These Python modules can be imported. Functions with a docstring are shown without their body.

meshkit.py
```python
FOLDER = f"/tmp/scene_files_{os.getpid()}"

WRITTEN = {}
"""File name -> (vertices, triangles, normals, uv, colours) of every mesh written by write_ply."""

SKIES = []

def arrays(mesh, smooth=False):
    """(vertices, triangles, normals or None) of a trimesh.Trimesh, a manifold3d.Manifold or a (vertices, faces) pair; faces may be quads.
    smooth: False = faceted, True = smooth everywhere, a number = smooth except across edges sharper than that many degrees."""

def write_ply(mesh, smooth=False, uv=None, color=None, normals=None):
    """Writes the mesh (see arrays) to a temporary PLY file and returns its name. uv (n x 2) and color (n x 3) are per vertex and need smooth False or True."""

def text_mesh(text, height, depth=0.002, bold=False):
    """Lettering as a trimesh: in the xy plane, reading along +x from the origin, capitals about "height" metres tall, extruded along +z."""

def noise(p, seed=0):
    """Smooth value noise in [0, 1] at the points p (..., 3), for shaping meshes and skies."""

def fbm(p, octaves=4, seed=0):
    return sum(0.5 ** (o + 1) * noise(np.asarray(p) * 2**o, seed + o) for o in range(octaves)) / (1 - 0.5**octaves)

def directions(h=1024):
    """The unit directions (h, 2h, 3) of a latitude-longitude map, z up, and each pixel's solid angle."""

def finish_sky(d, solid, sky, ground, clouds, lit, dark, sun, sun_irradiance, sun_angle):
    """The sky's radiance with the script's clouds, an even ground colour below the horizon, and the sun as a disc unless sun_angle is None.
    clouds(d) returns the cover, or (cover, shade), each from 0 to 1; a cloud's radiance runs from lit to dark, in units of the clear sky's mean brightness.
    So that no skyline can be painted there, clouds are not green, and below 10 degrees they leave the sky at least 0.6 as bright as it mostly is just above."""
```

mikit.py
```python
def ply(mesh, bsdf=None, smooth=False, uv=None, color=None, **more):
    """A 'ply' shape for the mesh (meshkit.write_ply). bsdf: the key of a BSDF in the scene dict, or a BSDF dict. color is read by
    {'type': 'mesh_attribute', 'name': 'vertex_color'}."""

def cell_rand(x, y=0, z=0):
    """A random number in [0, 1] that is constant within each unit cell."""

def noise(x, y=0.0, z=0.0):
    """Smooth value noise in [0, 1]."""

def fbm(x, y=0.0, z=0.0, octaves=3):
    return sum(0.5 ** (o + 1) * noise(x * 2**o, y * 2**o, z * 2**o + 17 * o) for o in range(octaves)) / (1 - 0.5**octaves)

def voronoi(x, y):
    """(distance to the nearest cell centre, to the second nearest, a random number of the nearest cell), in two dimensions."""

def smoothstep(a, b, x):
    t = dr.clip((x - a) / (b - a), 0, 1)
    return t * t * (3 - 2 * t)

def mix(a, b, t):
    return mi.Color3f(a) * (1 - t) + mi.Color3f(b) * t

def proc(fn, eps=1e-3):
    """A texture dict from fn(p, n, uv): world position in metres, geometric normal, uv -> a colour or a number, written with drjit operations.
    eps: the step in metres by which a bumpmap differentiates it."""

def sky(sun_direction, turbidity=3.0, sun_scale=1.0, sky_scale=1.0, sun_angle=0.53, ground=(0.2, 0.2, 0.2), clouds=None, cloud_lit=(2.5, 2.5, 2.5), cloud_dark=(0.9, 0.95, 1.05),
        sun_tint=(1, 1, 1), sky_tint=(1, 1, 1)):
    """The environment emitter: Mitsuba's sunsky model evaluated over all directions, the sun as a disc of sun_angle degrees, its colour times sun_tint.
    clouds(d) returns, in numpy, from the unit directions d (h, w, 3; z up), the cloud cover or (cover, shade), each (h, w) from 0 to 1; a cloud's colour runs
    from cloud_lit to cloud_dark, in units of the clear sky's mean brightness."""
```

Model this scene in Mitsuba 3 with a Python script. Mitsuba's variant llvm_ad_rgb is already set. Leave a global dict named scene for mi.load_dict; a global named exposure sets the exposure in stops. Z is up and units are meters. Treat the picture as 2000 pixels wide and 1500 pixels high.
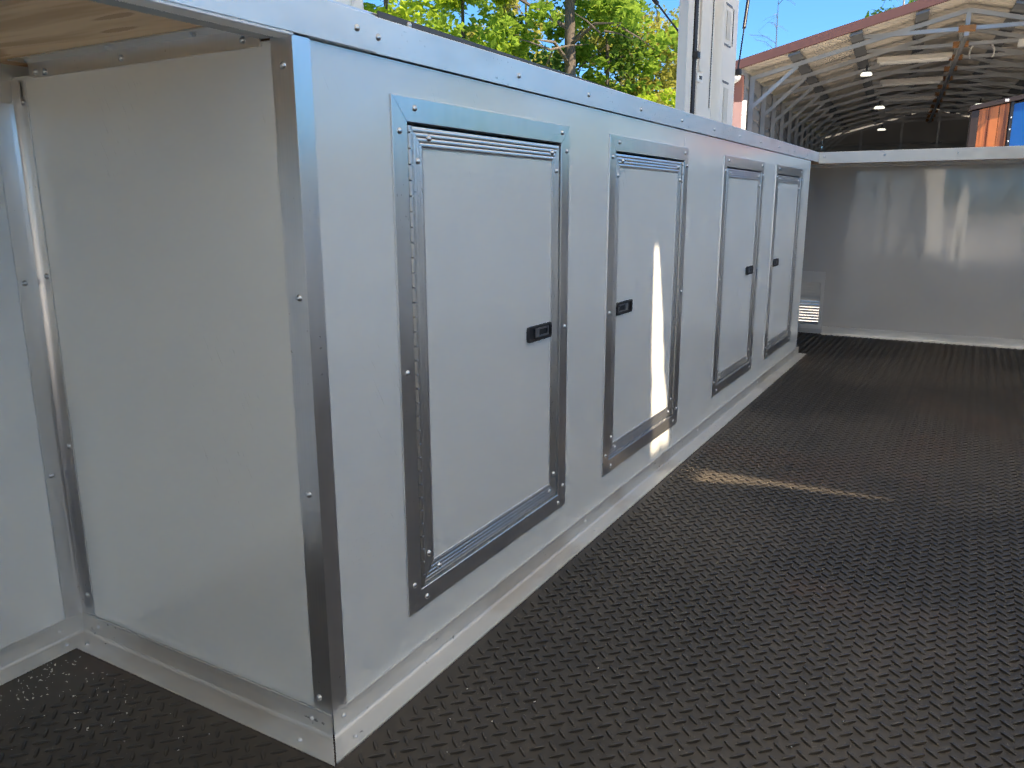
import math, random
import numpy as np, trimesh, manifold3d, drjit as dr, mitsuba as mi
from shapely.geometry import Polygon, box as sbox
import mikit, meshkit
from mikit import noise, fbm, smoothstep, mix, cell_rand, proc
T = mi.ScalarTransform4f
scene, labels = {}, {}

# ------------------------------------------------------------------ camera, sky, exposure
CAM = np.array([-0.6999, -0.691, 0.717])
YAW, PITCH, ROLL, FPX = 0.5254, -0.225, -0.0032, 1540.6
F = np.array([math.cos(PITCH) * math.cos(YAW), math.cos(PITCH) * math.sin(YAW), math.sin(PITCH)])
r0 = np.cross(F, [0, 0, 1]); r0 /= np.linalg.norm(r0); u0 = np.cross(r0, F)
UP = -math.sin(ROLL) * r0 + math.cos(ROLL) * u0
scene['camera'] = {'type': 'thinlens', 'fov': math.degrees(2 * math.atan(1000 / FPX)), 'fov_axis': 'x', 'aperture_radius': 0.0013, 'focus_distance': 1.7,
                   'near_clip': 0.02, 'far_clip': 400.0, 'to_world': T().look_at(origin=CAM.tolist(), target=(CAM + F).tolist(), up=UP.tolist())}
SUN = np.array([-0.151, -0.658, 0.739])
scene['daylight'] = mikit.sky(SUN.tolist(), turbidity=2.6, sun_tint=(1.0, 0.98, 0.93), sky_scale=.76, sky_tint=(.52, .89, 1.2), ground=(0.25, 0.24, 0.2))
exposure = 3.0

# ------------------------------------------------------------------ materials
def two(b): return {'type': 'twosided', 'b': b}
def mat(name, **k):
    b = {'type': 'principled'}
    for q, v in k.items():
        b[q] = v if not isinstance(v, (tuple, list)) else {'type': 'rgb', 'value': list(v)}
    scene[name] = two(b); return name
def bumped(name, base, fn, scale=1.0, eps=2e-3):
    scene[name] = two({'type': 'bumpmap', 'tex': proc(fn, eps), 'scale': scale, 'bsdf': base}); return name
def pr(**k): return {'type': 'principled', **{q: (v if not isinstance(v, (tuple, list)) else {'type': 'rgb', 'value': list(v)}) for q, v in k.items()}}

def scuff(p, n, uv):
    d = fbm(p.x * 3, p.y * 3, p.z * 3, 4)
    scr = smoothstep(.90, .96, noise((p.x - p.y) * 330 + p.z * 170, p.z * 70 + p.x * 40, 3)) * smoothstep(.70, .84, noise((p.x + p.y) * 6, p.z * 6, 9))
    scr = scr + .7 * smoothstep(.84, .92, noise(p.x * 300, p.y * 300, p.z * 300)) * smoothstep(.62, .85, noise(p.x * 7, p.y * 7 + 2, p.z * 7)) * smoothstep(.5, .1, p.z)
    return mix((.775, .798, .775), (.74, .76, .738), d) * (1 - .13 * scr)
def wave(p, n, uv): return 0.0016 * noise(p.x * 2.2 + 3, p.y * 2.2, p.z * 1.7) + .00007 * noise(p.x * 26, p.y * 26, p.z * 20)
bumped('m_white', pr(base_color=proc(scuff), roughness=.175, specular=.9, metallic=.12), wave)
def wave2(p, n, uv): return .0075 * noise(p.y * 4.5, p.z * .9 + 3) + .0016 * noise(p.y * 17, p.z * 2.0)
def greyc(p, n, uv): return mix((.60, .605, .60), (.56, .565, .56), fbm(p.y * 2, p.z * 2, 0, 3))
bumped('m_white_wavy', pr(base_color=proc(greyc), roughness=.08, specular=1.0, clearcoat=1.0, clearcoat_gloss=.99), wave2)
def alu_c(p, n, uv):
    s = fbm(p.x * 7, p.y * 7, p.z * 7, 4)
    st = noise(p.x * 900 * (1 - dr.abs(n.x)) * .12, p.y * 900, p.z * 14)
    sp = smoothstep(.86, .93, noise(p.x * 210, p.y * 210, p.z * 210)) * smoothstep(.5, .75, noise(p.x * 11, p.y * 11 + 4, p.z * 11))
    return mix((.82, .825, .835), (.66, .665, .67), s * .7 + .25 * st) * (1 - .4 * sp)
def alu_r(p, n, uv): return .17 + .14 * fbm(p.x * 9 + 5, p.y * 9, p.z * 9, 3)
def alu_b(p, n, uv): return .00010 * noise(p.x * 12, p.y * 12, p.z * 6) + .000012 * noise(p.x * 300, p.y * 300, p.z * 60)
bumped('m_alu', pr(base_color=proc(alu_c), metallic=.93, roughness=proc(alu_r)), alu_b)
def alu_r3(p, n, uv): return .30 + .16 * fbm(p.x * 9 + 5, p.y * 9, p.z * 9, 3)
def alu_c3(p, n, uv):
    s = smoothstep(.45, .75, fbm(p.x * 5, p.y * 5, p.z * 9 + 1, 4)); sp = smoothstep(.85, .93, noise(p.x * 180, p.y * 180, p.z * 180)) * smoothstep(.5, .75, noise(p.x * 9, p.y * 9, 4))
    return mix((.90, .895, .88), (.78, .77, .75), s) * (1 - .35 * sp)
bumped('m_alu_fascia', pr(base_color=proc(alu_c3), metallic=.80, roughness=proc(alu_r3)), alu_b)
def alu_r2(p, n, uv): return .42 + .2 * fbm(p.x * 9 + 5, p.y * 9, p.z * 9, 3)
def alu_c2(p, n, uv):
    g = smoothstep(.5, .8, fbm(p.x * 6, p.y * 6, p.z * 6 + 2, 4)); sp = smoothstep(.82, .9, noise(p.x * 150, p.y * 150, p.z * 150)) * smoothstep(.5, .7, noise(p.x * 8, p.y * 8, 1))
    return mix((.74, .735, .705), (.63, .60, .55), g) * (1 - .5 * sp)
bumped('m_alu_dull', pr(base_color=proc(alu_c2), metallic=.85, roughness=proc(alu_r2)), alu_b)
mat('m_screw', base_color=(.72, .73, .74), metallic=1.0, roughness=.28)
mat('m_hinge', base_color=(.66, .64, .62), metallic=1.0, roughness=.35)
def rub(p, n, uv):
    d = smoothstep(.42, .75, fbm(p.x * 1.6 + 1, p.y * 1.6, 0, 5)); f = fbm(p.x * 40, p.y * 40, 3, 3)
    red = smoothstep(.60, .76, fbm(p.x * 3.2 + 9, p.y * 3.2, 5, 4)); sp = smoothstep(.87, .93, noise(p.x * 330, p.y * 330, 1)) * smoothstep(.45, .8, noise(p.x * 17, p.y * 17, 2))
    c = mix((.027, .0235, .019), (.072, .0605, .047), d * .7 + f * .3)
    c = mix(c, (.085, .045, .028), red * .55 * f)
    return mix(c, (.15, .135, .11), sp * .35)
def rub_b(p, n, uv): return .00008 * noise(p.x * 260, p.y * 260, 0) + .0002 * noise(p.x * 60, p.y * 60, 4)
bumped('m_rubber', pr(base_color=proc(rub), roughness=.52, specular=.35), rub_b, eps=6e-4)
def rub_l(p, n, uv): return rub(p, n, uv) * .72
mat('m_rubber_lug', base_color=proc(rub_l), roughness=.38, specular=.5)
def ply_c(p, n, uv):
    w = p.x * 2.2 + .25 * fbm(p.x * 3, p.y * 1.5, 2, 3)
    g = fbm(p.y * 5 + 3, w * 24, 1, 4); kn = smoothstep(.70, .82, noise(p.y * 14, p.x * 45, 7))
    c = mix((.80, .60, .38), (.62, .42, .23), smoothstep(.35, .75, g))
    return mix(c, (.42, .22, .10), kn * .55)
mat('m_plywood', base_color=proc(ply_c), roughness=.6)
mat('m_black', base_color=(.02, .021, .024), roughness=.38)
mat('m_grey_plastic', base_color=(.10, .105, .115), roughness=.4)
mat('m_seal', base_color=(.015, .015, .016), roughness=.6)
mat('m_dark_trim', base_color=(.10, .095, .095), roughness=.42, metallic=.5)
mat('m_paint_white', base_color=(.78, .78, .76), roughness=.3)
scene['m_roof_fill'] = {'type': 'principledthin', 'base_color': {'type': 'rgb', 'value': [.83, .845, .85]}, 'roughness': .5, 'diff_trans': 1.0, 'spec_trans': 0.0}
mat('m_paint_cream', base_color=(.72, .685, .62), roughness=.45)
def galv(p, n, uv): return mix((.32, .33, .34), (.48, .49, .50), fbm(p.x * 4, p.y * 4, p.z * 4, 3))
mat('m_galv', base_color=proc(galv), metallic=.55, roughness=.42)
mat('m_galv_dark', base_color=(.17, .175, .18), metallic=.4, roughness=.45)
def tan(p, n, uv): return mix((.52, .475, .405), (.47, .43, .365), fbm(p.x * 1.5, p.y * 1.5, p.z, 3))
mat('m_tan', base_color=proc(tan), roughness=.5)
mat('m_lip', base_color=(.88, .88, .87), roughness=.3)
mat('m_vent', base_color=(.68, .69, .69), roughness=.7, specular=.2)
mat('m_catch', base_color=(.55, .52, .45), roughness=.5)
mat('m_sheet_grey', base_color=(.34, .335, .33), roughness=.5)
mat('m_brown_sunlit', base_color=(.55, .33, .28), roughness=.5)  # brown trim colour with direct sunlight painted into it
mat('m_brown', base_color=(.15, .068, .055), roughness=.45)
mat('m_rust', base_color=(.32, .16, .07), roughness=.8)
def woodc(p, n, uv):
    g = fbm((p.x + p.y) * 22, (p.x - p.y) * 22, p.z * 1.4, 4)
    return mix((.52, .165, .05), (.19, .05, .02), smoothstep(.42, .72, g))
mat('m_wood', base_color=proc(woodc), roughness=.35)
mat('m_blue', base_color=(.008, .10, .36), roughness=.3)
mat('m_dark_brown', base_color=(.035, .022, .018), roughness=.5)
def gravel(p, n, uv):
    g = fbm(p.x * 9, p.y * 9, 0, 4); leaf = smoothstep(5.2, 7.5, p.y + 1.5 * noise(p.x * .6, p.y * .6))
    return mix(mix((.56, .535, .49), (.43, .41, .37), g), mix((.16, .14, .06), (.10, .15, .035), g), leaf)
def gravel_b(p, n, uv): return .02 * fbm(p.x * 14, p.y * 14, 0, 3)
bumped('m_ground', pr(base_color=proc(gravel), roughness=.9), gravel_b, eps=1e-2)
def bark(p, n, uv): return mix((.075, .06, .05), (.17, .145, .12), fbm(p.x * 8, p.y * 8, p.z * 2.5, 4))
mat('m_bark', base_color=proc(bark), roughness=.9)
mat('m_bark_pale', base_color=(.42, .38, .33), roughness=.85)
def leafmat(name, a, b, tr):
    def fn(p, n, uv): return mix(a, b, noise(p.x * 2.3, p.y * 2.3, p.z * 2.3) * .55 + .45 * noise(p.x * 19, p.y * 19, p.z * 19))
    scene[name] = {'type': 'principledthin', 'base_color': proc(fn), 'roughness': .5, 'diff_trans': tr, 'spec_trans': 0.0}
leafmat('m_leaf_bright', (.34, .48, .045), (.56, .68, .07), 1.15)
leafmat('m_leaf_mid', (.17, .31, .045), (.36, .49, .065), 1.05)
leafmat('m_leaf_dark', (.06, .14, .035), (.17, .27, .05), .9)
leafmat('m_leaf_olive', (.32, .34, .07), (.52, .50, .12), 1.0)

# ------------------------------------------------------------------ helpers
def numbered(k):
    if k not in used: used.add(k); return k
    i = 1
    while f'{k}_{i:03d}' in used: i += 1
    used.add(f'{k}_{i:03d}'); return f'{k}_{i:03d}'
used = set(scene)
def thing(name, label, cat, group=None, kind=None):
    k = numbered(name); labels[k] = {'label': label}
    if cat: labels[k]['category'] = cat
    if group: labels[k]['group'] = group
    if kind: labels[k]['kind'] = kind
    return k
def obj(name, mesh, m, parent=None, smooth=False, M=None, label=None, **kw):
    k = numbered(f'{parent}__{name}' if parent else name)
    d = dict(mesh) if isinstance(mesh, dict) else mikit.ply(mesh, m, smooth)
    if M is not None: d['to_world'] = T(M.tolist())
    scene[k] = {**d, **kw}
    if label: labels.setdefault(k, {})['label'] = label
    return k
def one(name, mesh, m, label, cat, smooth=False, group=None, kind=None, M=None):
    k = thing(name, label, cat, group, kind); used.discard(k); return obj(k, mesh, m, None, smooth, M)
def cat_(*ms): return trimesh.util.concatenate([x for x in ms if x is not None])
def bx(x0, x1, y0, y1, z0, z1, c=0.0):
    if x1 < x0: x0, x1 = x1, x0
    if y1 < y0: y0, y1 = y1, y0
    if z1 < z0: z0, z1 = z1, z0
    if c <= 0:
        b = trimesh.creation.box((x1 - x0, y1 - y0, z1 - z0)); b.apply_translation(((x0 + x1) / 2, (y0 + y1) / 2, (z0 + z1) / 2)); return b
    c = min(c, (x1 - x0) * .45, (y1 - y0) * .45, (z1 - z0) * .45)
    P = []
    for sx, X in ((1, x0), (-1, x1)):
        for sy, Y in ((1, y0), (-1, y1)):
            for sz, Z in ((1, z0), (-1, z1)):
                P += [(X + sx * c, Y + sy * c, Z), (X + sx * c, Y, Z + sz * c), (X, Y + sy * c, Z + sz * c)]
    return trimesh.convex.convex_hull(np.array(P))
def bar(a, b, w, h=None, up=(0, 0, 1)):
    """square tube between two points"""
    h = h or w; a, b = np.array(a, float), np.array(b, float); d = b - a; L = np.linalg.norm(d); d /= L
    s = np.cross(d, up)
    if np.linalg.norm(s) < 1e-6: s = np.cross(d, (1, 0, 0))
    s /= np.linalg.norm(s); t = np.cross(s, d)
    m = trimesh.creation.box((w, h, L)); M = np.eye(4); M[:3, 0], M[:3, 1], M[:3, 2], M[:3, 3] = s, np.cross(d, s), d, (a + b) / 2
    m.apply_transform(M); return m
def tube(pts, rad, n=8):
    pts = np.array(pts, float); rad = np.broadcast_to(rad, (len(pts),)); tg = np.gradient(pts, axis=0); tg /= np.linalg.norm(tg, axis=1, keepdims=True) + 1e-12
    ref = np.array([.31, .95, .05]); V, Fc = [], []
    for i, (q, r, t) in enumerate(zip(pts, rad, tg)):
        s = np.cross(t, ref); s /= np.linalg.norm(s); u = np.cross(t, s)
        for k in range(n):
            an = 2 * math.pi * k / n; V.append(q + r * (math.cos(an) * s + math.sin(an) * u))
    for i in range(len(pts) - 1):
        for k in range(n):
            a, b = i * n + k, i * n + (k + 1) % n; Fc += [(a, b, b + n), (a, b + n, a + n)]
    V += [pts[0], pts[-1]]; e = len(V)
    for k in range(n): Fc += [((k + 1) % n, k, e - 2), ((len(pts) - 1) * n + k, (len(pts) - 1) * n + (k + 1) % n, e - 1)]
    return trimesh.Trimesh(np.array(V), np.array(Fc), process=False)
def sweep(profile, fn):
    """extrudes the 2-D profile (list of (u, v)); fn(u, v, end) with end 0 or 1 returns the 3-D point"""
    m = trimesh.creation.extrude_polygon(Polygon(profile), 1.0); V = m.vertices.copy()
    W = np.array([fn(u, v, 0 if w < .5 else 1) for u, v, w in V]); m = trimesh.Trimesh(W, m.faces, process=False)
    if m.volume < 0: m.invert()
    return m
def lathe(prof, n=12):
    m = trimesh.creation.revolve(np.array(prof), sections=n); return m
def frame_(o, zdir, xdir=None):
    z = np.array(zdir, float); z /= np.linalg.norm(z); x = np.array(xdir if xdir is not None else ((1, 0, 0) if abs(z[0]) < .9 else (0, 1, 0)), float)
    x -= z * (x @ z); x /= np.linalg.norm(x); M = np.eye(4); M[:3, 0], M[:3, 1], M[:3, 2], M[:3, 3] = x, np.cross(z, x), z, o; return M
def screw_mesh(r=.0045):
    dome = lathe([(0, .0034), (r * .45, .0031), (r * .8, .0021), (r, .0006), (r * 1.02, 0), (r * 1.02, -.001), (0, -.001)], 12)
    return dome
rs = random.Random(4)
SCREW = mikit.ply(screw_mesh(), 'm_screw', 40)
SCREW_S = mikit.ply(screw_mesh(.0034), 'm_screw', 40)
def screw(parent, o, n, small=False):
    a = rs.uniform(0, 6.28); zx = np.cross(n, (.3, .5, .8)); zy = np.cross(n, zx)
    n = np.array(n, float) + np.array([rs.uniform(-.06, .06) for _ in range(3)])
    obj('screw', SCREW_S if small else SCREW, None, parent, M=frame_(o, n, math.cos(a) * zx + math.sin(a) * zy))
def rrect(w, h, r, n=5):
    P = []
    for cx, cy, a0 in ((w / 2 - r, h / 2 - r, 0), (-w / 2 + r, h / 2 - r, 90), (-w / 2 + r, -h / 2 + r, 180), (w / 2 - r, -h / 2 + r, 270)):
        for k in range(n): a = math.radians(a0 + 90 * k / (n - 1)); P.append((cx + r * math.cos(a), cy + r * math.sin(a)))
    return P

# ------------------------------------------------------------------ trailer shell: floor, walls, roof
D, XE, XF, XW, YR, XB, ZC = 0.567, 3.222, 3.387, 3.951, -1.87, -2.7, 2.1   # left wall, cabinet end, far fascia, front wall, right wall, rear, ceiling
used.add('floor'); labels['floor'] = {'label': 'black rubber trailer floor with raised tread lugs', 'kind': 'structure'}
scene['floor'] = mikit.ply(bx(XB, XW + .06, YR - .06, D + .06, -.06, 0), 'm_rubber')
def lug():
    L, w, h = .0122, .0030, .0033
    rows = [(-L, 0.0, 0), (-.62 * L, .72, .8), (0, 1.0, 1.0), (.62 * L, .72, .8), (L, 0.0, 0)]
    V, Fc = [(-L, 0, .0001)], []
    for x, a, b in rows[1:4]: V += [(x, -w * a - .0002, -.0002), (x, -w * a * .72, h * b), (x, w * a * .72, h * b), (x, w * a + .0002, -.0002)]
    V += [(L, 0, .0001)]
    Fc += [(0, 1, 2), (0, 2, 3), (0, 3, 4)]
    for i in (0, 1):
        for k in range(3): a = 1 + 4 * i + k; Fc += [(a, a + 4, a + 5), (a, a + 5, a + 1)]
    Fc += [(13, 10, 9), (13, 11, 10), (13, 12, 11)]
    m = trimesh.Trimesh(np.array(V), np.array(Fc), process=False)
    return m
lg = lug(); PITCH_L = .0297; spots = []
for i in range(-40, 131):
    for j in range(-22, 64):
        for s in (0, 1):
            x = .1335 + PITCH_L * i + s * PITCH_L / 2; y = -.2392 - PITCH_L * j - s * PITCH_L / 2
            if x < -1.1 or x > XW - .04 or y < YR + .05 or y > D - .03: continue
            if x > -.045 and y > -.048 and x < XE + .06: continue
            if x <= -.045 and y > D - .048: continue
            spots.append((x, y, s))
spots = np.array(spots)
dd = np.stack([spots[:, 0], spots[:, 1], 0 * spots[:, 0]], 1) - CAM; zc = dd @ F
px = FPX * (dd @ (np.cross(F, UP))) / zc; py = FPX * (dd @ UP) / zc
inview = (zc > .1) & (np.abs(px) < 985) & (np.abs(py) < 735)
order = np.argsort(np.where(inview, np.linalg.norm(dd, axis=1), 99)); near = order[:300]; far_ = order[300:]
LUG = mikit.ply(lg, 'm_rubber_lug', 40)
RL = [np.array([[math.cos(a), -math.sin(a), 0], [math.sin(a), math.cos(a), 0], [0, 0, 1]]) for a in (math.radians(49), math.radians(-44))]
for q in near:
    x, y, s = spots[q]; M = np.eye(4); M[:3, :3] = RL[int(s)]; M[:3, 3] = (x, y, 0); obj('tread_lug', LUG, None, 'floor', M=M)
V0 = np.array(lg.vertices); F0 = np.array(lg.faces); VV = np.empty((len(far_), len(V0), 3))
for s in (0, 1):
    k = spots[far_][:, 2] == s; VV[k] = (V0 @ RL[s].T)[None] + np.concatenate([spots[far_][k][:, :2], np.zeros((k.sum(), 1))], 1)[:, None]
FF = (F0[None] + (np.arange(len(far_)) * len(V0))[:, None, None]).reshape(-1, 3)
k = obj('tread_lugs', trimesh.Trimesh(VV.reshape(-1, 3), FF, process=False), 'm_rubber_lug', 'floor', 40); labels[k] = {'kind': 'stuff', 'label': 'farther raised tread lugs of the rubber floor'}

def slab(poly, axis, a, b):
    """extruded outline: axis 'y' takes (x, z), axis 'x' takes (y, z), axis 'z' takes (x, y)"""
    m = trimesh.creation.extrude_polygon(poly, 1.0); V = m.vertices; w = a + V[:, 2] * (b - a)
    V = {'y': np.stack([V[:, 0], w, V[:, 1]], 1), 'x': np.stack([w, V[:, 0], V[:, 1]], 1), 'z': np.stack([V[:, 0], V[:, 1], w], 1)}[axis]
    m = trimesh.Trimesh(V, m.faces, process=False)
    if m.volume < 0: m.invert()
    return m
# left side wall: solid below the counter and behind the camera, long serving window from x = .763 to 3.25
WB = 1.0
sw = thing('side_wall', 'white trailer side wall under the open counter on the far left', 'wall')
obj('panel', slab(sbox(XB, 0, .763, ZC).union(sbox(.763, 0, 3.115, WB)).union(sbox(.763, 1.98, 3.115, ZC)), 'y', D, D + .05), 'm_white', sw)
obj('window_jamb', bx(.763, .80, D - .004, D + .06, WB + .0, 1.98), 'm_paint_white', sw)
screw(sw, (.77, D - .004, 1.162), (0, -1, 0))
# white corner post assembly between the two windows
cp = thing('corner_post', 'white corner post between the serving window and the far opening', 'post')
obj('post_panel', bx(3.115, XW + .0, D, D + .05, 0, ZC), 'm_paint_cream', cp)
obj('jamb_strip', bx(3.085, 3.165, D - .006, D - .0005, WB, ZC, .002), 'm_paint_cream', cp)
obj('rubber_seal', bx(3.185, 3.225, D - .008, D - .001, .96, ZC), 'm_seal', cp)
obj('edge_strip', bx(3.245, 3.345, D - .010, D - .001, .96, 1.285, .002), 'm_paint_cream', cp)
obj('edge_strip', bx(3.275, 3.345, D - .010, D - .001, 1.34, ZC, .002), 'm_paint_cream', cp)
obj('striker_plate', bx(3.235, 3.32, D - .014, D - .002, 1.289, 1.332, .003), 'm_paint_white', cp, label='small white striker plate with a dark slot')
obj('slot', bx(3.262, 3.30, D - .016, D - .0135, 1.302, 1.318), 'm_black', cp)
obj('panel_edge', bx(3.478, 3.486, D - .004, D - .001, 1.19, ZC), 'm_galv_dark', cp)
obj('corner_cove', slab(Polygon([(3.52, D - .0005), (3.535, D - .012), (3.56, D - .026), (3.585, D - .031), (3.61, D - .028), (3.64, D - .014), (3.66, D - .0005)]), 'z', .96, ZC), 'm_paint_cream', cp, 40)
for z in (1.342, 1.526, 1.724): obj('latch_slot', bx(3.70, 3.82, D - .004, D - .001, z, z + .010), 'm_galv_dark', cp)
obj('catch_plate', bx(3.73, 3.80, D - .004, D - .001, 1.56, 1.70), 'm_catch', cp)
obj('catch_plate', bx(3.74, 3.82, D - .004, D - .001, 1.04, 1.32), 'm_catch', cp)
obj('panel_edge', bx(3.85, 3.855, D - .004, D - .001, 1.54, 1.73), 'm_galv_dark', cp)
# front wall (far end), opening above the counter
fw = thing('front_wall', 'grey shaded far wall panel under the far counter, glossy with wavy reflections', 'wall')
VY0, VY1, VZ0, VZ1 = .022, .225, .05, .285
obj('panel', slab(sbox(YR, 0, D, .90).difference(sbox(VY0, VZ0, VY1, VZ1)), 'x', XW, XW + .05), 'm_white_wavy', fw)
obj('window_sill', bx(XW, XW + .07, YR, D - .03, .902, .955, .002), 'm_paint_white', fw)
obj('header', bx(XW, XW + .05, YR, D - .002, 1.98, ZC), 'm_paint_white', fw)
v = obj('vent_frame', slab(sbox(.004, .026, .25, .345).difference(sbox(VY0, VZ0, VY1, VZ1)), 'x', XW - .006, XW - .0005), 'm_vent', fw, label='white louvred vent at floor level')
for i in range(15):
    z = VZ0 + .008 + i * .0157
    m = bx(-.017, .017, VY0, VY1, -.0008, .0008); m.apply_transform(trimesh.transformations.rotation_matrix(math.radians(24 if i < 9 else 48), (0, 1, 0))); m.apply_translation((XW + .012, 0, z))
    obj('slat', m, 'm_vent', v)
# right side wall with its own serving window, rear wall with an added half open door, roof
rw = thing('right_wall', 'white trailer wall behind the right edge of the view', 'wall')
obj('panel', slab(sbox(XB, 0, XW, ZC).difference(sbox(-1.9, 1.0, 3.75, 2.03)), 'y', YR - .05, YR), 'm_white', rw)
aw = thing('awning', 'unseen white awning added over the right serving window to block and shape the sun', 'awning')  # added out of view to keep direct sun off the interior
A0, A1 = np.array((0, YR - .05, 2.03)), np.array((0, YR - 1.15, 2.17))
def on_awning(x, y):   # where the sun ray that ends at (x, y) on the floor crosses the awning: (x, fraction of the awning's depth)
    t = (1.7856 - .1273 * y) / .6552; return (x - .151 * t, (A0[1] - (y - .658 * t)) / 1.1)
ga = [on_awning(1.226, -.10), on_awning(1.266, -.20), on_awning(1.310, -.34), on_awning(1.343, -.58)]  # leaf edges leave a gap shaped to cast the floor streak
gb = [on_awning(1.350, -.11), on_awning(1.352, -.20), on_awning(1.358, -.34), on_awning(1.362, -.56)]
kn_ = ga[-1][0] + .012
for lo, hi, pts in ((-1.95, None, ga), (None, 3.8, gb)):
    if hi is None: P = [(lo, 0), (pts[0][0], 0)] + pts + [(kn_ - .002, pts[-1][1] + .06), (kn_ - .002, 1), (lo, 1)]
    else: P = [(hi, 0), (pts[0][0], 0)] + pts + [(kn_ + .002, pts[-1][1] + .06), (kn_ + .002, 1), (hi, 1)]
    m = trimesh.creation.extrude_polygon(Polygon(P).buffer(0), .03); V = m.vertices
    m = trimesh.Trimesh(np.stack([V[:, 0], A0[1] + (A1[1] - A0[1]) * V[:, 1], A0[2] + (A1[2] - A0[2]) * V[:, 1] + V[:, 2]], 1), m.faces, process=False)
    if m.volume < 0: m.invert()
    obj('leaf', m, 'm_paint_white', aw)
bwall = thing('rear_wall', 'white trailer end wall behind the camera', 'wall')
obj('panel', slab(sbox(YR, 0, D, ZC).difference(sbox(-1.35, .0, -.05, 1.35)), 'x', XB - .05, XB), 'm_white', bwall)
rd = thing('reflector_door', 'unseen white door added half open behind the camera as a sunlit reflector', 'door')  # added out of view, a bright strip for the far wall to reflect
M = frame_((XB - .06, -.05, .03), (0, 0, 1), (-math.sin(math.radians(62)), -math.cos(math.radians(62)), 0)); m = bx(0, .95, -.02, .02, 0, 1.9); m.apply_transform(M)
obj('leaf', m, 'm_paint_white', rd)
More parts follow.
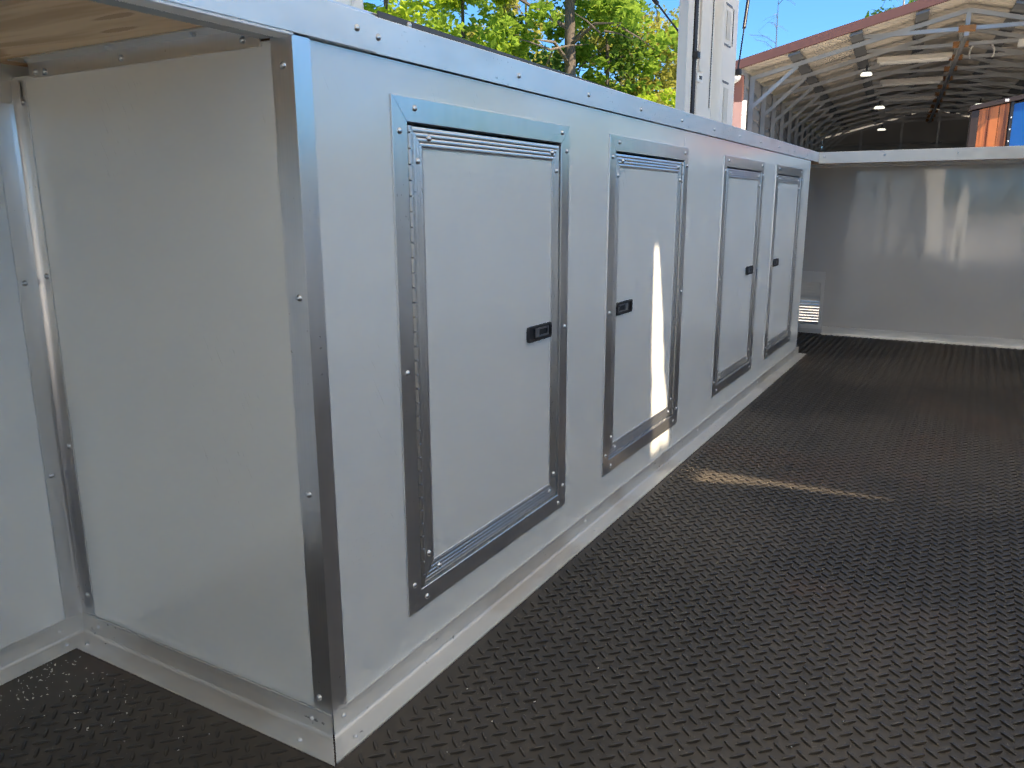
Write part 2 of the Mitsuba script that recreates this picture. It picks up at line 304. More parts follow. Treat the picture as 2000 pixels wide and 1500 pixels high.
# roof: the ceiling sheet has a narrow wedge-shaped gap beside the right wall shaped to cast the sun streak
sx = lambda x, z: (x - .2043 * (ZC - z), -.8904 * (ZC - z))
gap = [sx(*q) for q in ((1.207, .612), (1.240, .612), (1.290, .43), (1.298, .36), (1.313, .325), (1.312, .28), (1.343, .21), (1.362, .12), (1.380, .045), (1.312, .052), (1.300, .075), (1.296, .048), (1.230, .052), (1.236, .14), (1.224, .222), (1.232, .248), (1.216, .30))]
rf = thing('roof', 'unseen trailer roof above the frame, made translucent to add fill light', 'roof')  # out of view; translucency added to brighten the interior
obj('ceiling', slab(sbox(XB - .05, YR, XW + .05, D + .05).difference(Polygon(gap).buffer(0)), 'z', ZC, ZC + .012), 'm_roof_fill', rf, label='unseen roof sheet, translucent for fill light, with a gap cut for the sun streak')

# ------------------------------------------------------------------ base cabinet
bc = thing('base_cabinet', 'long white base cabinet with four aluminium framed doors along the left side', 'cabinet')
ZT, ZB, FW = .859, .099, .033
DOORS = [(.171, .707, 'L'), (.902, 1.431, 'R'), (1.781, 2.303, 'L'), (2.510, 3.037, 'R')]
front = sbox(.002, .002, XE, .902)
for a, b, s in DOORS: front = front.difference(sbox(a + FW - .003, ZB + FW - .003, b - FW + .003, ZT - FW + .003))
obj('front_panel', slab(front.intersection(sbox(0, 0, 1.3962, 1)), 'y', 0, .018), 'm_white', bc)
obj('front_panel', slab(front.intersection(sbox(1.3978, 0, 4, 1)), 'y', 0, .018), 'm_white', bc)
obj('end_panel', bx(.0, .018, .0185, D - .001, .002, .9), 'm_white', bc)
obj('far_end_panel', bx(XE - .018, XE - .0005, .0185, D - .001, .002, .9), 'm_white', bc)
obj('carcass', cat_(bx(.05, XE - .05, .06, D - .01, .03, .06), bx(.05, XE - .05, .40, .41, .06, .88)), 'm_dark_brown', bc)
# corner angle on the near edge
ct = obj('corner_angle', sweep([(-.003, -.0032), (.0255, -.0032), (.0262, -.0026), (.0262, -.0004), (-.0004, -.0004), (-.0004, .0305), (-.0010, .0312), (-.0026, .0312), (-.0032, .0305), (-.0032, -.0026)],
                               lambda u, v, e: (u, v, .0375 if e == 0 else .9025)), 'm_alu', bc)
for z, y in ((.871, .0125), (.606, .0105), (.353, .015), (.057, .020)): screw(ct, (-.0032, y, z), (-1, 0, 0))
# inner corner angle between the end panel and the side wall
ia = obj('inner_angle', sweep([(-.0005, D - .034), (-.0005, D - .0005), (-.034, D - .0005), (-.034, D - .0024), (-.012, D - .003), (-.006, D - .006), (-.003, D - .012), (-.0024, D - .034)],
                              lambda u, v, e: (u, v, .0375 if e == 0 else .895)), 'm_alu', bc, 30)
for z, y in ((.864, D - .027), (.61, D - .027), (.337, D - .026), (.073, D - .022)): screw(ia, (-.0026, y, z), (-1, 0, 0))
for z in (.872, .60, .289): screw(ia, (-.024, D - .003, z), (0, -1, 0))
obj('torn_clip', cat_(bx(-.030, -.006, D - .0062, D - .0042, .862, .893), bx(-.0060, -.0042, D - .026, D - .004, .868, .893)), 'm_alu', ia, label='short overlapping scrap of aluminium at the top')
# cove base trim: upright leg, rounded inner corner, flange on the floor
def base_profile(h=.037, fl=.0405, t=.0022, r=.006):
    P = [(0, 0), (fl, 0), (fl, t)]
    for k in range(6): a = math.radians(270 - 90 * k / 5); P.append((t + r + r * math.cos(a), t + r + r * math.sin(a)))
    return P + [(t, h), (.0, h)]
bt = obj('base_trim', sweep(base_profile(), lambda u, v, e: ((-u + .0006) if e == 0 else XE + .045 - .0, -.0004 - u, v + .0003)), 'm_alu_dull', bc, 50, label='aluminium cove trim along the front foot')
for x in (.018, .812, 1.643, 2.425, 3.16): screw(bt, (x, -.0028, .024), (0, -1, 0), True)
for x in (.013, .816, 1.639, 2.398): screw(bt, (x, -.027, .0025), (0, 0, 1), True)
bt = obj('base_trim', sweep(base_profile(), lambda u, v, e: (-.0034 - u, (-.0004 - u - .0006) if e == 0 else D - .0004 - u, v + .0003)), 'm_alu_dull', bc, 50, label='aluminium cove trim along the near end foot')
for y in (.034, .520): screw(bt, (-.0058, y, .022), (-1, 0, 0), True)
for y in (.034, .517): screw(bt, (-.030, y, .0025), (0, 0, 1), True)
wt = obj('base_trim', sweep(base_profile(), lambda u, v, e: (XB + .01 if e == 0 else -.0034 - u, D - .0004 - u, v + .0003)), 'm_alu_dull', sw, 50)
for x in (-.046, -.65): screw(wt, (x, D - .0028, .021), (0, -1, 0), True)
for x in (-.048, -.62): screw(wt, (x, D - .022, .0025), (0, 0, 1), True)

def rail(name, a, b, zb, zt, prof, y0, m, parent, smooth=30, g=.0004):
    """four mitred rails round the rectangle a..b, zb..zt; prof holds (inward, outward) points"""
    out = []
    for side in ('top', 'bottom', 'left', 'right'):
        if side == 'top': f = lambda u, v, e: ((a + u + g) if e == 0 else (b - u - g), y0 - v, zt - u)
        elif side == 'bottom': f = lambda u, v, e: ((a + u + g) if e == 0 else (b - u - g), y0 - v, zb + u)
        elif side == 'left': f = lambda u, v, e: (a + u, y0 - v, (zb + u + g) if e == 0 else (zt - u - g))
        else: f = lambda u, v, e: (b - u, y0 - v, (zb + u + g) if e == 0 else (zt - u - g))
        out.append(obj(name, sweep(prof, f), m, parent, smooth))
    return out
FPROF = [(0, .0002), (.0002, .0030), (.001, .0036), (FW - .001, .0036), (FW, .0028), (FW, -.016), (FW - .0018, -.016), (FW - .0018, .0002)]
TW = .0285
RPROF = [(0, -.001), (0, .0018)] + [(.0012 + (TW - .0024) * k / 32, .0017 + .0010 * abs(math.sin(math.pi * 4 * k / 32)) ** .6) for k in range(33)] + [(TW, .0016), (TW, -.001)]
def latch(parent, xc, z, flip):
    s = -1 if flip else 1
    k = obj('latch', cat_(slab(Polygon(rrect(.092, .029, .0055)).difference(Polygon(rrect(.082, .020, .003))), 'y', 0, -.0045), slab(Polygon(rrect(.088, .025, .004)), 'y', .001, -.0006)), 'm_black', parent,
            M=np.array([[s, 0, 0, xc], [0, 1, 0, .0018], [0, 0, 1, z], [0, 0, 0, 1.0]]), label='black flush latch')
    M = np.array([[s, 0, 0, xc], [0, 1, 0, .0018], [0, 0, 1, z], [0, 0, 0, 1.0]])
    obj('slide', cat_(bx(-.0185, -.0045, -.0052, -.001, -.0088, .0088, .0012), slab(sbox(-.004, -.0088, .036, .0088).difference(sbox(-.003, -.0055, .0325, .0055)), 'y', -.001, -.0036)), 'm_grey_plastic', parent, M=M)
names = ['left hinged door nearest the camera', 'second door, right hinged, with a streak of sunlight', 'third door, left hinged', 'farthest door, right hinged']
for i, (a, b, side) in enumerate(DOORS):
    fr = numbered(bc + '__door_frame')
    rl = rail('rail', a, b, ZB, ZT, FPROF, 0.0, 'm_alu', fr)
    w2 = FW / 2
    P = [(a + .050, ZT - .014), (b - .032, ZT - .014), (a + .046, ZB + .015), (b - .034, ZB + .015)]
    P += [(xx, zz) for xx in (a + .015, b - .013) for zz in (ZT - .046, (ZT + ZB) / 2, ZB + .047)]
    for x, z in P: screw(fr, (x, -.0036, z), (0, -1, 0))
    gl, grr = (.0108, .0035) if side == 'L' else (.0035, .0108)
    sa, sb, sz0, sz1 = a + FW + gl, b - FW - grr, ZB + FW + .004, ZT - FW - .0045
    dr_ = numbered(bc + '__door'); labels[dr_] = {'label': names[i]}
    obj('slab', bx(sa, sb, .0022, .018, sz0, sz1), 'm_white', dr_)
    rail('edge_trim', sa, sb, sz0, sz1, RPROF, .0022, 'm_alu', dr_, 40, .0002)
    for x, z in ((sa + .042, sz1 - .014), (sb - .03, sz1 - .014), (sa + .040, sz0 + .014), (sb - .03, sz0 + .014), (sa + .014, sz1 - .046), (sb - .013, sz1 - .046), (sa + .014, sz0 + .046), (sb - .013, sz0 + .046)):
        screw(dr_, (x, -.0008, z), (0, -1, 0))
    hx = sa - .0054 if side == 'L' else sb + .0054
    z, seg, kn = sz0 - .001, 0.0212, []
    while z < sz1:
        z2 = min(z + seg - .0024, sz1); c = trimesh.creation.cylinder(.0047, z2 - z, sections=12); c.apply_translation((hx, -.0012, (z + z2) / 2)); kn.append(c)
        kn.append(bx(hx, hx + (.006 if (len(kn) // 2) % 2 else -.006) * (1 if side == 'L' else -1), .0035, .0047, z, z2)); z += seg
    obj('hinge', cat_(*kn), 'm_hinge', dr_, 40)
    latch(dr_, (sb - TW - .047) if side == 'L' else (sa + TW + .046), .481, side == 'R')

# ------------------------------------------------------------------ countertops
co = thing('countertop', 'long countertop on the cabinet with aluminium fascia and plywood underside', 'countertop')
obj('deck', bx(-1.5, XW - .002, -.001, D - .002, .918, .9430), 'm_plywood', co)
obj('deck_skin', bx(-1.5, XW - .002, -.0005, D - .002, .9432, .9455), 'm_alu_dull', co)
fa = obj('fascia', sweep([(-.0078, .9045), (-.0078, .9470), (-.0070, .9478), (.012, .9478), (.012, .9460), (-.0010, .9455), (-.0010, .9060), (.019, .9060), (.019, .9040), (-.0070, .9038)],
                         lambda u, v, e: (-1.5 if e == 0 else .1388, u, v)), 'm_alu_fascia', co)
for x in (-.6, .103): screw(fa, (x, -.0078, .927), (0, -1, 0))
fa = obj('fascia', sweep([(-.0062, .9036), (-.0062, .9462), (-.0054, .9472), (.012, .9472), (.012, .9458), (-.0010, .9455), (-.0010, .9036)],
                         lambda u, v, e: (.1394 if e == 0 else XF - .0005, u, v)), 'm_alu_fascia', co)
for x in (.145, .507, .783, 1.065, 1.355, 1.646, 1.927, 2.212, 2.502, 2.80, 3.09): screw(fa, (x, -.0062, .923), (0, -1, 0))
obj('lip', bx(-1.5, -.0035, -.0070, .0188, .9005, .9037, .0006), 'm_lip', co, label='scuffed white lip under the fascia')
obj('edge_tube', bx(-1.5, -.0005, .0195, .047, .9020, .9178, .001), 'm_galv', co)
br = obj('bracket', sweep([(-.0004, .8945), (-.0004, .9176), (-.030, .9176), (-.030, .9156), (-.0026, .9152), (-.0026, .8945)], lambda u, v, e: (u, .048 if e == 0 else D - .050, v)), 'm_alu', co)
for y, z in ((.476, .9015), (.499, .9025), (.302, .904), (.075, .904)): screw(br, (-.0028, y, z), (-1, 0, 0))
for y in (.49, .305, .14): screw(br, (-.018, y, .9156), (0, 0, -1))
fc = thing('countertop', 'shorter countertop across the far end with pale aluminium fascia', 'countertop')
obj('deck', bx(XF + .001, XW - .001, YR + .01, -.012, .918, .9435), 'm_plywood', fc)
obj('deck_skin', bx(XF + .001, XW - .001, YR + .01, -.012, .9437, .9455), 'm_alu_dull', fc)
fa = obj('fascia', sweep([(XF - .006, .8965), (XF - .006, .9472), (XF - .005, .9482), (XF + .012, .9482), (XF + .012, .9462), (XF, .9455), (XF, .8985), (XF + .019, .8985), (XF + .019, .8965)],
                         lambda u, v, e: (u, YR + .01 if e == 0 else -.0068, v)), 'm_alu_dull', fc)
for y in (-.03, -.289, -.582, -.88): screw(fa, (XF - .006, y, .929), (-1, 0, 0))
ft = obj('base_trim', sweep(base_profile(.044), lambda u, v, e: (XW - .0004 - u * 1.0, YR + .005 if e == 0 else .001, v + .0003)), 'm_alu_fascia', fw, 50)
for y in (-.35, -.75): screw(ft, (XW - .03, y, .0025), (0, 0, 1), True)
# dark trim strip lying on the countertop near its front edge
st = thing('trim_strip', 'dark metal trim strip lying on the countertop behind the fascia', 'trim strip')
obj('strip', sweep([(0, 0), (.032, 0), (.032, .002), (.002, .002), (.002, .0135), (0, .0135)], lambda u, v, e: (.17 if e == 0 else 1.25, .012 + u + (.0 if e == 0 else .01), .9478 + v * (1 if e == 0 else .55))), 'm_dark_trim', st)
obj('bright_end', bx(.055, .19, .018, .045, .9482, .9595, .001), 'm_alu', st)
obj('rivet', SCREW, None, st, M=frame_((.235, .0118, .955), (0, -1, 0)))
c = thing('sealant_tube', 'small grey scrap lying on the countertop behind the dark strip', 'scrap')
obj('body', bx(.50, .585, .05, .075, .9460, .9635, .003), 'm_galv', c)
# screw shavings swept into the corner
rg = np.random.default_rng(8); P = []
for cx, cy, n, sg in ((-.10, .50, 70, .03), (-.05, .40, 40, .025), (-.13, .35, 36, .04), (-.17, .47, 30, .03), (-.10, .20, 14, .06), (.1, -.2, 16, .12), (.35, -.5, 18, .2)):
    for _ in range(n):
        x, y = rg.normal(cx, sg), rg.normal(cy, sg)
        if x < -.055 or y < -.055:
            q = rg.uniform(.0005, .0014); m = trimesh.creation.box((q * rg.uniform(1, 3), q, q)); m.apply_transform(trimesh.transformations.random_rotation_matrix(rg.random(3))); m.apply_translation((x, y, .0015)); P.append(m)
one('metal_shavings', cat_(*P), 'm_paint_cream', 'tiny pale shavings scattered on the black floor by the corner', 'shavings', kind='stuff')

# ------------------------------------------------------------------ gas struts
def strut(a, b, label):
    a, b = np.array(a, float), np.array(b, float); d = (b - a) / np.linalg.norm(b - a)
    k = thing('gas_strut', label, 'gas strut', None)
    obj('rod', tube([a, a + d * .30], .0042, 8), 'm_black', k, 40); obj('cylinder', tube([a + d * .29, b], .010, 10), 'm_black', k, 40)
    obj('end_bracket', bx(a[0] - .02, a[0] + .02, a[1] - .018, a[1] + .014, a[2] - .02, a[2] + .012, .003), 'm_black', k)
strut((3.20, .556, 1.405), (2.95, .60 + .26, 1.83), 'black gas strut on the left side of the corner post')
strut((XW + .03, D - .006, 1.43), (XW + .36, D + .03, 2.02), 'black gas strut on the right side of the corner post')
# ------------------------------------------------------------------ ground outside
used.add('ground'); labels['ground'] = {'label': 'pale gravel yard running into leaf litter under the trees', 'kind': 'structure'}
n = 60; gx, gy = np.meshgrid(np.linspace(-150, 150, n), np.linspace(-150, 150, n), indexing='ij'); gz = np.full_like(gx, -.55)
I = np.arange(n * n).reshape(n, n); Q = np.stack([I[:-1, :-1], I[1:, :-1], I[1:, 1:], I[:-1, 1:]], -1).reshape(-1, 4)
scene['ground'] = mikit.ply((np.stack([gx, gy, gz], -1).reshape(-1, 3), Q), 'm_ground')
# ------------------------------------------------------------------ carport; local frame: depth, lateral (right), height
ya = .082; A = np.array([math.cos(ya), math.sin(ya), 0]); B = np.array([math.sin(ya), -math.cos(ya), 0])
CM = np.eye(4); CM[:3, 0], CM[:3, 1], CM[:3, 2], CM[:3, 3] = A, B, (0, 0, 1), (CAM[0], CAM[1], 0)
def loc(m):
    m = m.copy(); m.apply_transform(CM)
    if m.volume < 0: m.invert()
    return m
D0, DR, S, NF, LL, LR, ZE, ZR = 12.72, 12.16, 1.2, 12, -2.129, 3.411, 2.51, 3.20
LC = (LL + LR) / 2; G = -.55; SL = (ZR - ZE) / (LC - LL); DB = D0 + S * (NF - 1) + .05
rz = lambda l: ZE + SL * (l - LL) if l < LC else ZE + SL * (LR - l)
cpk = thing('carport', 'metal carport with brown trim and tan ribbed roof beyond the far counter', 'carport')
for n_ in range(NF):
    d = D0 + n_ * S
    for sgn, l in ((1, LL + .05), (-1, LR - .05)):
        obj('leg', loc(bar((d, l, G), (d, l, ZE + .02), .065)), 'm_galv', cpk)
        obj('brace', loc(bar((d, l, 2.09), (d, l + sgn * .62, rz(l + sgn * .62) - .04), .05)), 'm_galv', cpk)
        obj('rafter', loc(bar((d, l - sgn * .0, ZE + .0), (d, LC, ZR - .02), .055)), 'm_galv', cpk)
    zc_ = 2.955
    obj('chord', loc(bar((d, LC - 1.72, zc_), (d, LC + 1.72, zc_), .05)), 'm_galv', cpk)
    obj('king_post', loc(bar((d, LC, zc_ + .03), (d, LC, ZR - .05), .055)), 'm_galv', cpk)
    obj('joint_plate', loc(bx(d - .05, d + .05, LC - .10, LC + .10, zc_ - .034, zc_ + .036)), 'm_rust', cpk)
obj('runner', loc(bar((D0, LC, zc_ - .06), (DB - .1, LC, zc_ - .06), .055)), 'm_galv', cpk)
for f in (.24, .52, .80):
    for sgn in (1, -1):
        l = (LL + f * (LC - LL)) if sgn > 0 else LR - f * (LR - LC)
        m = bx(DR + .03, DB - .05, -.08, .08, -.02, .012); R = np.eye(4); a = math.atan(SL) * sgn; R[1:3, 1:3] = [[math.cos(a), -math.sin(a)], [math.sin(a), math.cos(a)]]; R[:3, 3] = (0, l, rz(l) + .05)
        m.apply_transform(R); obj('hat_channel', loc(m), 'm_galv_dark', cpk)
def ribbed(length, pitch=.20, h=.022, t=.004):
    top, s = [], 0.0
    while s < length - 1e-6:
        top += [(s, 0), (s + pitch * .62, 0), (s + pitch * .70, h), (s + pitch * .92, h)]; s += pitch
    top.append((length, 0)); return top + [(u, v + t) for u, v in top[::-1]]
rp = ribbed(1.0)
nD = int(math.ceil((DB + .3 - DR) / 1.0))
for i in range(nD):
    for sgn in (1, -1):
        e0, e1 = (LL - .12, LC + .005) if sgn > 0 else (LR + .12, LC - .005)
        m = sweep(rp, lambda u, v, e: (DR + i * 1.0 + u, e0 if e == 0 else e1, rz(e0 if e == 0 else e1) + .085 + v + (.004 if sgn > 0 else 0)))
        obj('roof_panel', loc(m), 'm_tan', cpk)
wp = ribbed(.8, .2, .02)
for j in range(4):
    for l0, s_ in ((LL - .0, -1), (LR + .0, 1)):
        m = sweep(wp, lambda u, v, e: (DR + .05 if e == 0 else DB, l0 + s_ * v, G + j * .78 + u * .975))
        obj('wall_panel', loc(m), 'm_sheet_grey', cpk)
for j in range(5):
    m = sweep(wp, lambda u, v, e: (DB + .02 + v, (LL if e == 0 else LR), G + j * .78 + u * .975)) if j < 4 else slab(Polygon([(LL, ZE - .02), (LR, ZE - .02), (LC, ZR + .05)]), 'x', DB + .02, DB + .04)
    obj('end_panel', loc(m), 'm_sheet_grey', cpk)
for l in (LL + 1.05, LL + 2.1, LC + .25, LR - 1.6, LR - .8): obj('end_post', loc(bar((DB - .04, l, G), (DB - .04, l, rz(l)), .06)), 'm_galv', cpk)
# brown trim
for sgn in (1, -1):
    e0 = LL - .16 if sgn > 0 else LR + .16
    obj('rake_trim', loc(sweep([(0, -.02), (.06, -.02), (.06, -.008), (.02, -.008), (.02, .085), (.12, .085), (.12, .10), (0, .10)], lambda u, v, e: (DR - .03 + u, e0 if e == 0 else LC, rz(e0 if e == 0 else LC) + .095 + v))), 'm_brown', cpk, label='brown rake trim')
    l = LL - .05 if sgn > 0 else LR + .05
    obj('corner_trim', loc(bx(DR - .035, DR + .10, l - .075, l + .06, 2.12, ZE - .03)), 'm_brown', cpk)
    obj('corner_trim', loc(bx(DR - .033, DR + .10, l - .074, l + .059, G, 2.119)), 'm_brown_sunlit', cpk, label='lower corner trim with sunlight painted in as a pinkish tone')
    obj('white_jamb', loc(bx(DR - .02, DR + .05, l + .064 * sgn, l + .12 * sgn, G, 2.14)), 'm_paint_white', cpk)
# security globe on the corner
gl = thing('globe_lamp', 'small white globe lamp on the brown carport corner', 'lamp')
m = trimesh.creation.icosphere(3, .085); m.apply_translation((DR - .13, LL - .09, 2.45)); obj('globe', loc(m), 'm_paint_white', gl, True)
obj('base', loc(bx(DR - .10, DR - .035, LL - .15, LL - .09, 2.36, 2.44)), 'm_black', gl)
# lit lamps
scene['m_lampglow'] = two({'type': 'diffuse', 'reflectance': {'type': 'rgb', 'value': [.8, .8, .75]}})
LAMPS = [(13.71, -.58, 2.60, 'lit lamp nearest the carport opening'), (18.51, -.48, 2.6, 'lit lamp in the middle of the left lamp row'), (24.02, -.52, 2.6, 'lit lamp low above the carport end wall'),
         (18.95, 1.34, 2.6, 'lit lamp just above the corner of the wood clad kiosk'), (22.66, 1.53, 2.6, 'lit lamp beside the dark edge of the wood clad kiosk')]
for d, l, z, lab in LAMPS:
    k = thing('carport_lamp', 'cream white ' + lab, 'lamp')
    s = .085 if d < 15 else .105
    m = lathe([(0, -.02), (s * .95, -.02), (s, -.008), (s * .78, .024), (0, .024)], 20); m.apply_translation((d, l, z)); obj('diffuser', loc(m), 'm_lampglow', k, emitter={'type': 'area', 'radiance': {'type': 'rgb', 'value': [.16, .155, .13]}})
    m = lathe([(0, .025), (s * .7, .025), (s * .5, .045), (.015, .05), (.015, .13), (0, .13)], 16); m.apply_translation((d, l, z)); obj('housing', loc(m), 'm_black', k)
for d, lab in ((14.75, 'nearest to the carport opening'), (17.4, 'second from the carport opening'), (20.05, 'third from the carport opening'), (22.6, 'deepest in the carport')):
    k = thing('strip_light', 'long unlit strip light under the roof, ' + lab, 'strip light')
    obj('housing', loc(bx(d - .09, d + .09, -.48, .58, 2.90, 2.98, .01)), 'm_paint_cream', k)
    for q in (-.045, .045): obj('tube', loc(bar((d + q, -.44, 2.885), (d + q, .54, 2.885), .03)), 'm_paint_white', k)
k = thing('cable_loop', 'white cable loop on a carport chord', 'cable')
obj('loop', loc(tube([(D0 + 2.4 - .04, 1.0 + .17 * math.cos(a) , 3.0 + .17 * math.sin(a)) for a in np.linspace(-.5, math.pi + .5, 18)], .012, 6)), 'm_paint_white', k)
k = thing('junction_box', 'small white junction box with a pull cord on a chord', 'junction box')
obj('box', loc(bx(D0 + 1.15, D0 + 1.24, 1.36, 1.48, 2.86, 2.96)), 'm_paint_white', k); obj('cord', loc(tube([(D0 + 1.2, 1.42, 2.95), (D0 + 1.1, 1.47, 3.16)], .01, 5)), 'm_paint_white', k)
# ------------------------------------------------------------------ wood clad kiosk standing in the carport
KD, K0 = 10.2, .70
def ktop(u): return 1.69 + .19 * (u - 0)
def kios(u0, u1, n0, n1, z0, z1, c=0): return loc(bx(KD + n0, KD + n1, K0 + u0, K0 + u1, z0, z1, c))
def kslope(u0, u1, n0, n1, z0, dz): return loc(slab(Polygon([(K0 + u0, z0), (K0 + u1, z0), (K0 + u1, ktop(u1) + dz), (K0 + u0, ktop(u0) + dz)]), 'x', KD + n0, KD + n1))
kk = thing('kiosk', 'kiosk clad in orange brown boards with a blue door standing before the carport', 'kiosk')
obj('body', kslope(.02, 2.3, .03, .22, G + .3, -.02), 'm_dark_brown', kk)
obj('edge_post', kslope(-.05, .02, -.02, .24, G + .25, -.015), 'm_dark_brown', kk)
obj('roof_rim', loc(slab(Polygon([(K0 - .07, ktop(-.07)), (K0 + 2.4, ktop(2.4)), (K0 + 2.4, ktop(2.4) + .045), (K0 - .07, ktop(-.07) + .045)]), 'x', KD - .05, KD + .28)), 'm_dark_brown', kk)
u = .022
while u < 2.28:
    if .29 <= u < .62: u = .655; continue
    w = .088; obj('board', kslope(u, min(u + w, 2.3), -.002 * (int(u * 100) % 3), .028, G + .32, -.01), 'm_wood', kk); u += w + .005
obj('door', kslope(.335, .62, -.012, .028, G + .32, -.03), 'm_blue', kk, label='blue door')
obj('door_trim', kslope(.305, .333, -.03, .02, G + .32, -.005), 'm_black', kk); obj('door_trim', kslope(.622, .65, -.03, .02, G + .32, -.005), 'm_black', kk)
for z in np.arange(.5, 1.6, .12): obj('rivet', kios(.312, .326, -.036, -.03, z, z + .014), 'm_paint_white', kk)
obj('roof_spot', kios(.24, .275, -.09, -.062, 1.745, 1.77), 'm_paint_white', kk)
# ------------------------------------------------------------------ trees
def leaves(centers, radii, counts, size, seed):
    r = np.random.default_rng(seed); P = []
    for c, R, n_ in zip(centers, radii, counts):
        q = r.normal(size=(int(n_), 3)); q /= np.linalg.norm(q, axis=1, keepdims=True); q *= (r.random((int(n_), 1)) ** .45) * R * np.array([1, 1, .62]); P.append(c + q)
    P = np.vstack(P); N = len(P); a = r.normal(size=(N, 3)); a[:, 2] = a[:, 2] * .6 - .25; a /= np.linalg.norm(a, axis=1, keepdims=True)
    b = np.cross(a, r.normal(size=(N, 3)) + np.array([0, 0, 1.5])); b /= np.linalg.norm(b, axis=1, keepdims=True); nn = np.cross(a, b)
    L = size * r.uniform(.65, 1.25, (N, 1)); w = L * .36
    V = np.stack([P - a * L * .5, P + b * w - a * L * .08 + nn * w * .25, P + a * L * .5, P - b * w - a * L * .08 + nn * w * .25], 1)
    I = np.arange(N)[:, None] * 4; Fc = np.concatenate([I + [0, 1, 2], I + [0, 2, 3]], 0)
    return trimesh.Trimesh(V.reshape(-1, 3), Fc, process=False)
def tree(name, label, base, h, r0_, crown0, crad, ncl, per, lsize, lm, seed, lean=(0, 0), bm='m_bark', clr=.5, group=None, limbs=14, spread=1.0):
    r = np.random.default_rng(seed); base = np.array([base[0], base[1], G]); k = thing(name, label, 'tree', group)
    tp = [base + np.array([lean[0] * t * h + .10 * math.sin(3 * t + seed), lean[1] * t * h + .10 * math.sin(2.3 * t + 2 * seed), t * h]) for t in np.linspace(0, 1, 9)]; tp[0] = base - np.array([0, 0, .2])
    tr = [r0_ * (1 - .85 * t) * (1.25 if t == 0 else 1) for t in np.linspace(0, 1, 9)]
    wood = [tube(tp, tr, 9)]; C_, R_, N_ = [], [], []
    pt = lambda t: np.array([np.interp(t, np.linspace(0, 1, 9), [q[i] for q in tp]) for i in range(3)])
    for i in range(limbs):
        t = crown0 + (1 - crown0) * (i + r.random()) / limbs; o = pt(t); an = r.uniform(0, 2 * math.pi); f = (1 - .55 * (t - crown0) / (1 - crown0 + 1e-6)) * r.uniform(.6, 1.1)
        e = o + np.array([math.cos(an) * crad * f, math.sin(an) * crad * f, r.uniform(-.05, .55) * crad * f]); md = (o + e) / 2 + np.array([0, 0, .08 * crad])
        rr = max(.012, r0_ * (1 - .8 * t) * .45); wood.append(tube([o, md, e], [rr, rr * .6, .006], 6))
        for j in range(3):
            q = o + (e - o) * r.uniform(.35, .95); e2 = q + r.normal(size=3) * crad * np.array([.28, .28, .16]); wood.append(tube([q, (q + e2) / 2 + (0, 0, .03), e2], [rr * .4, rr * .28, .004], 5))
            for _ in range(max(1, ncl // (limbs * 3))):
                C_.append(e2 + r.normal(size=3) * .16 * crad * spread); R_.append(clr * r.uniform(.6, 1.25)); N_.append(per * r.uniform(.6, 1.3))
    obj('trunk', cat_(*wood), bm, k, 50)
    if per > 0: obj('crown', leaves(C_, R_, N_, lsize, seed + 50), lm, k)
    return k
def at(pxx, x): 
    """ground position on the sight line of an image column at world x"""
    d = F * FPX + np.cross(F, UP) * (pxx - 1000); return (x, CAM[1] + d[1] * (x - CAM[0]) / d[0])
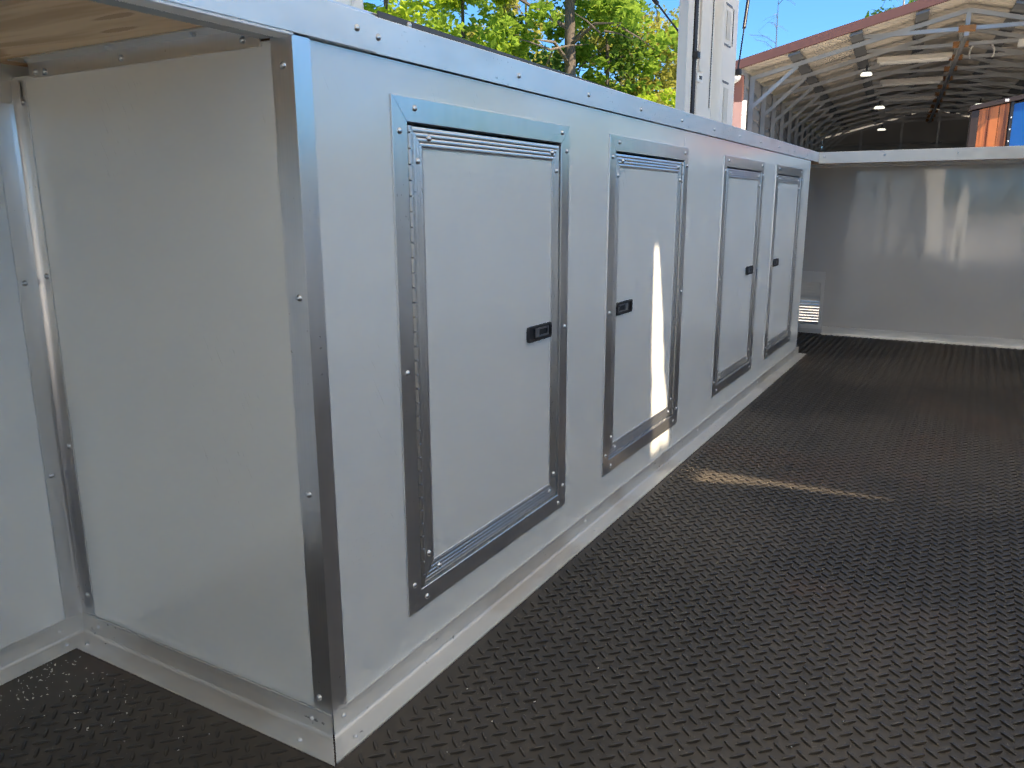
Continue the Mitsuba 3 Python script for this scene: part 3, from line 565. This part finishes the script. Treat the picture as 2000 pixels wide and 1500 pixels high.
TREES = [
 ('broadleaf_tree', 'thick trunked green tree left of the corner post', at(1113, 15), 11, .17, .24, 2.6, 125, 105, .18, 'm_leaf_mid', 3, .45, 16),
 ('broadleaf_tree', 'thinner green tree close behind the thick trunked tree', at(1098, 17), 12, .11, .22, 2.2, 80, 95, .18, 'm_leaf_dark', 5, .5, 14),
 ('broadleaf_tree', 'bright yellow green tree nearest the left window jamb', at(775, 12.5), 9, .09, .25, 2.2, 160, 110, .15, 'm_leaf_bright', 8, .42, 16),
 ('broadleaf_tree', 'slender bright green tree between the jamb and the thick trunk', at(912, 15), 10, .07, .30, 2.3, 115, 105, .18, 'm_leaf_bright', 12, .42, 15),
 ('broadleaf_tree', 'slim dark trunked tree just right of the thick trunk', at(1168, 16.5), 9, .07, .20, 1.8, 60, 100, .16, 'm_leaf_mid', 21, .45, 14),
 ('broadleaf_tree', 'olive green tree with a sparse crown beside the corner post', at(1255, 18), 5.6, .07, .3, 1.7, 110, 110, .12, 'm_leaf_olive', 33, .45, 12),
 ('shrub', 'low bright yellow green shrub at the foot of the thick trunk', at(1070, 14), 3.5, .035, .35, .9, 60, 120, .11, 'm_leaf_bright', 41, .33, 9),
 ('shrub', 'bright yellow green shrub against the corner post', at(1320, 15), 3.1, .035, .3, 1.1, 70, 130, .11, 'm_leaf_bright', 44, .35, 9),
 ('shrub', 'dark bushy sapling below the slender bright tree', at(985, 17), 4.3, .04, .35, 1.3, 70, 130, .13, 'm_leaf_dark', 46, .4, 9),
 ('broadleaf_tree', 'hazy green tree far behind the left group', at(840, 27), 12, .13, .25, 3.2, 60, 90, .24, 'm_leaf_mid', 51, .65, 16),
 ('broadleaf_tree', 'far olive tree between the thick trunk and the sky gap', at(1200, 28), 8.5, .12, .25, 2.8, 60, 90, .23, 'm_leaf_olive', 57, .6, 14),
 ('broadleaf_tree', 'far green tree behind the thick trunk', at(1030, 29), 12, .13, .2, 3.0, 55, 90, .23, 'm_leaf_olive', 59, .6, 14),
 ('broadleaf_tree', 'far tree whose top shows above the carport roof', at(1722, 42), 15, .16, .55, 3.0, 110, 120, .2, 'm_leaf_mid', 66, .6, 14),
]
for nm, lab, b, h, r0_, c0, cr, ncl, per, ls, lm, sd, clr, lb in TREES: tree(nm, lab, b, h, r0_, c0, cr, ncl, per, ls, lm, sd, clr=clr, limbs=lb)
tree('bare_tree', 'bare pale branched tree above the carport roof', at(1688, 36), 12, .09, .6, 1.6, 0, 0, .1, 'm_leaf_mid', 71, bm='m_bark_pale', limbs=9)
tree('bare_tree', 'bare twiggy tree in the sky gap right of the corner post', at(1475, 30), 8.2, .06, .5, 1.5, 0, 0, .1, 'm_leaf_mid', 75, bm='m_bark', limbs=10)
# trees outside the right side that the glossy panels mirror
RT = ['rounded green tree farthest back on the right of the yard', 'low green tree right of the trailer, opposite the near door', 'taller green tree right of the trailer', 'small green tree right of the trailer beside the taller one', 'green tree beside the right wall of the carport', 'green tree near the right rear corner of the carport', 'spreading green tree far right of the kiosk', 'last green tree in the row beyond the carport']
for i, (x, y, h, sd) in enumerate(((4.5, -11.5, 3.4, 81), (9.5, -11, 3.2, 83), (13.2, -10, 2.6, 85), (17.5, -11, 4.2, 87), (23, -10.5, 3.4, 89), (28, -12, 4.9, 91), (7, -15, 3.6, 93), (35, -11, 4.6, 95))):
    tree('broadleaf_tree', RT[i], (x, y), h, .09, .2, 1.7, 60, 80, .22, 'm_leaf_mid', sd, clr=.5, limbs=12)
for i, (x, y, h) in enumerate(((-13, 2.2, 5), (-14, -1.2, 5.5), (-13, -4.4, 5), (-16, -7.5, 5.5))):  # unseen shrubs added to keep sky out of the far wall reflection
    tree('shrub', ['added tall shrub left of the half open rear door, blocking the sky', 'added tall shrub straight behind the rear opening, blocking the sky', 'added tall shrub behind the right part of the rear wall, blocking the sky', 'added tall shrub at the rear right corner of the yard, blocking the sky'][i], (x, y), h, .05, .08, 1.7, 60, 100, .2, 'm_leaf_dark', 200 + i, clr=.6, limbs=12)
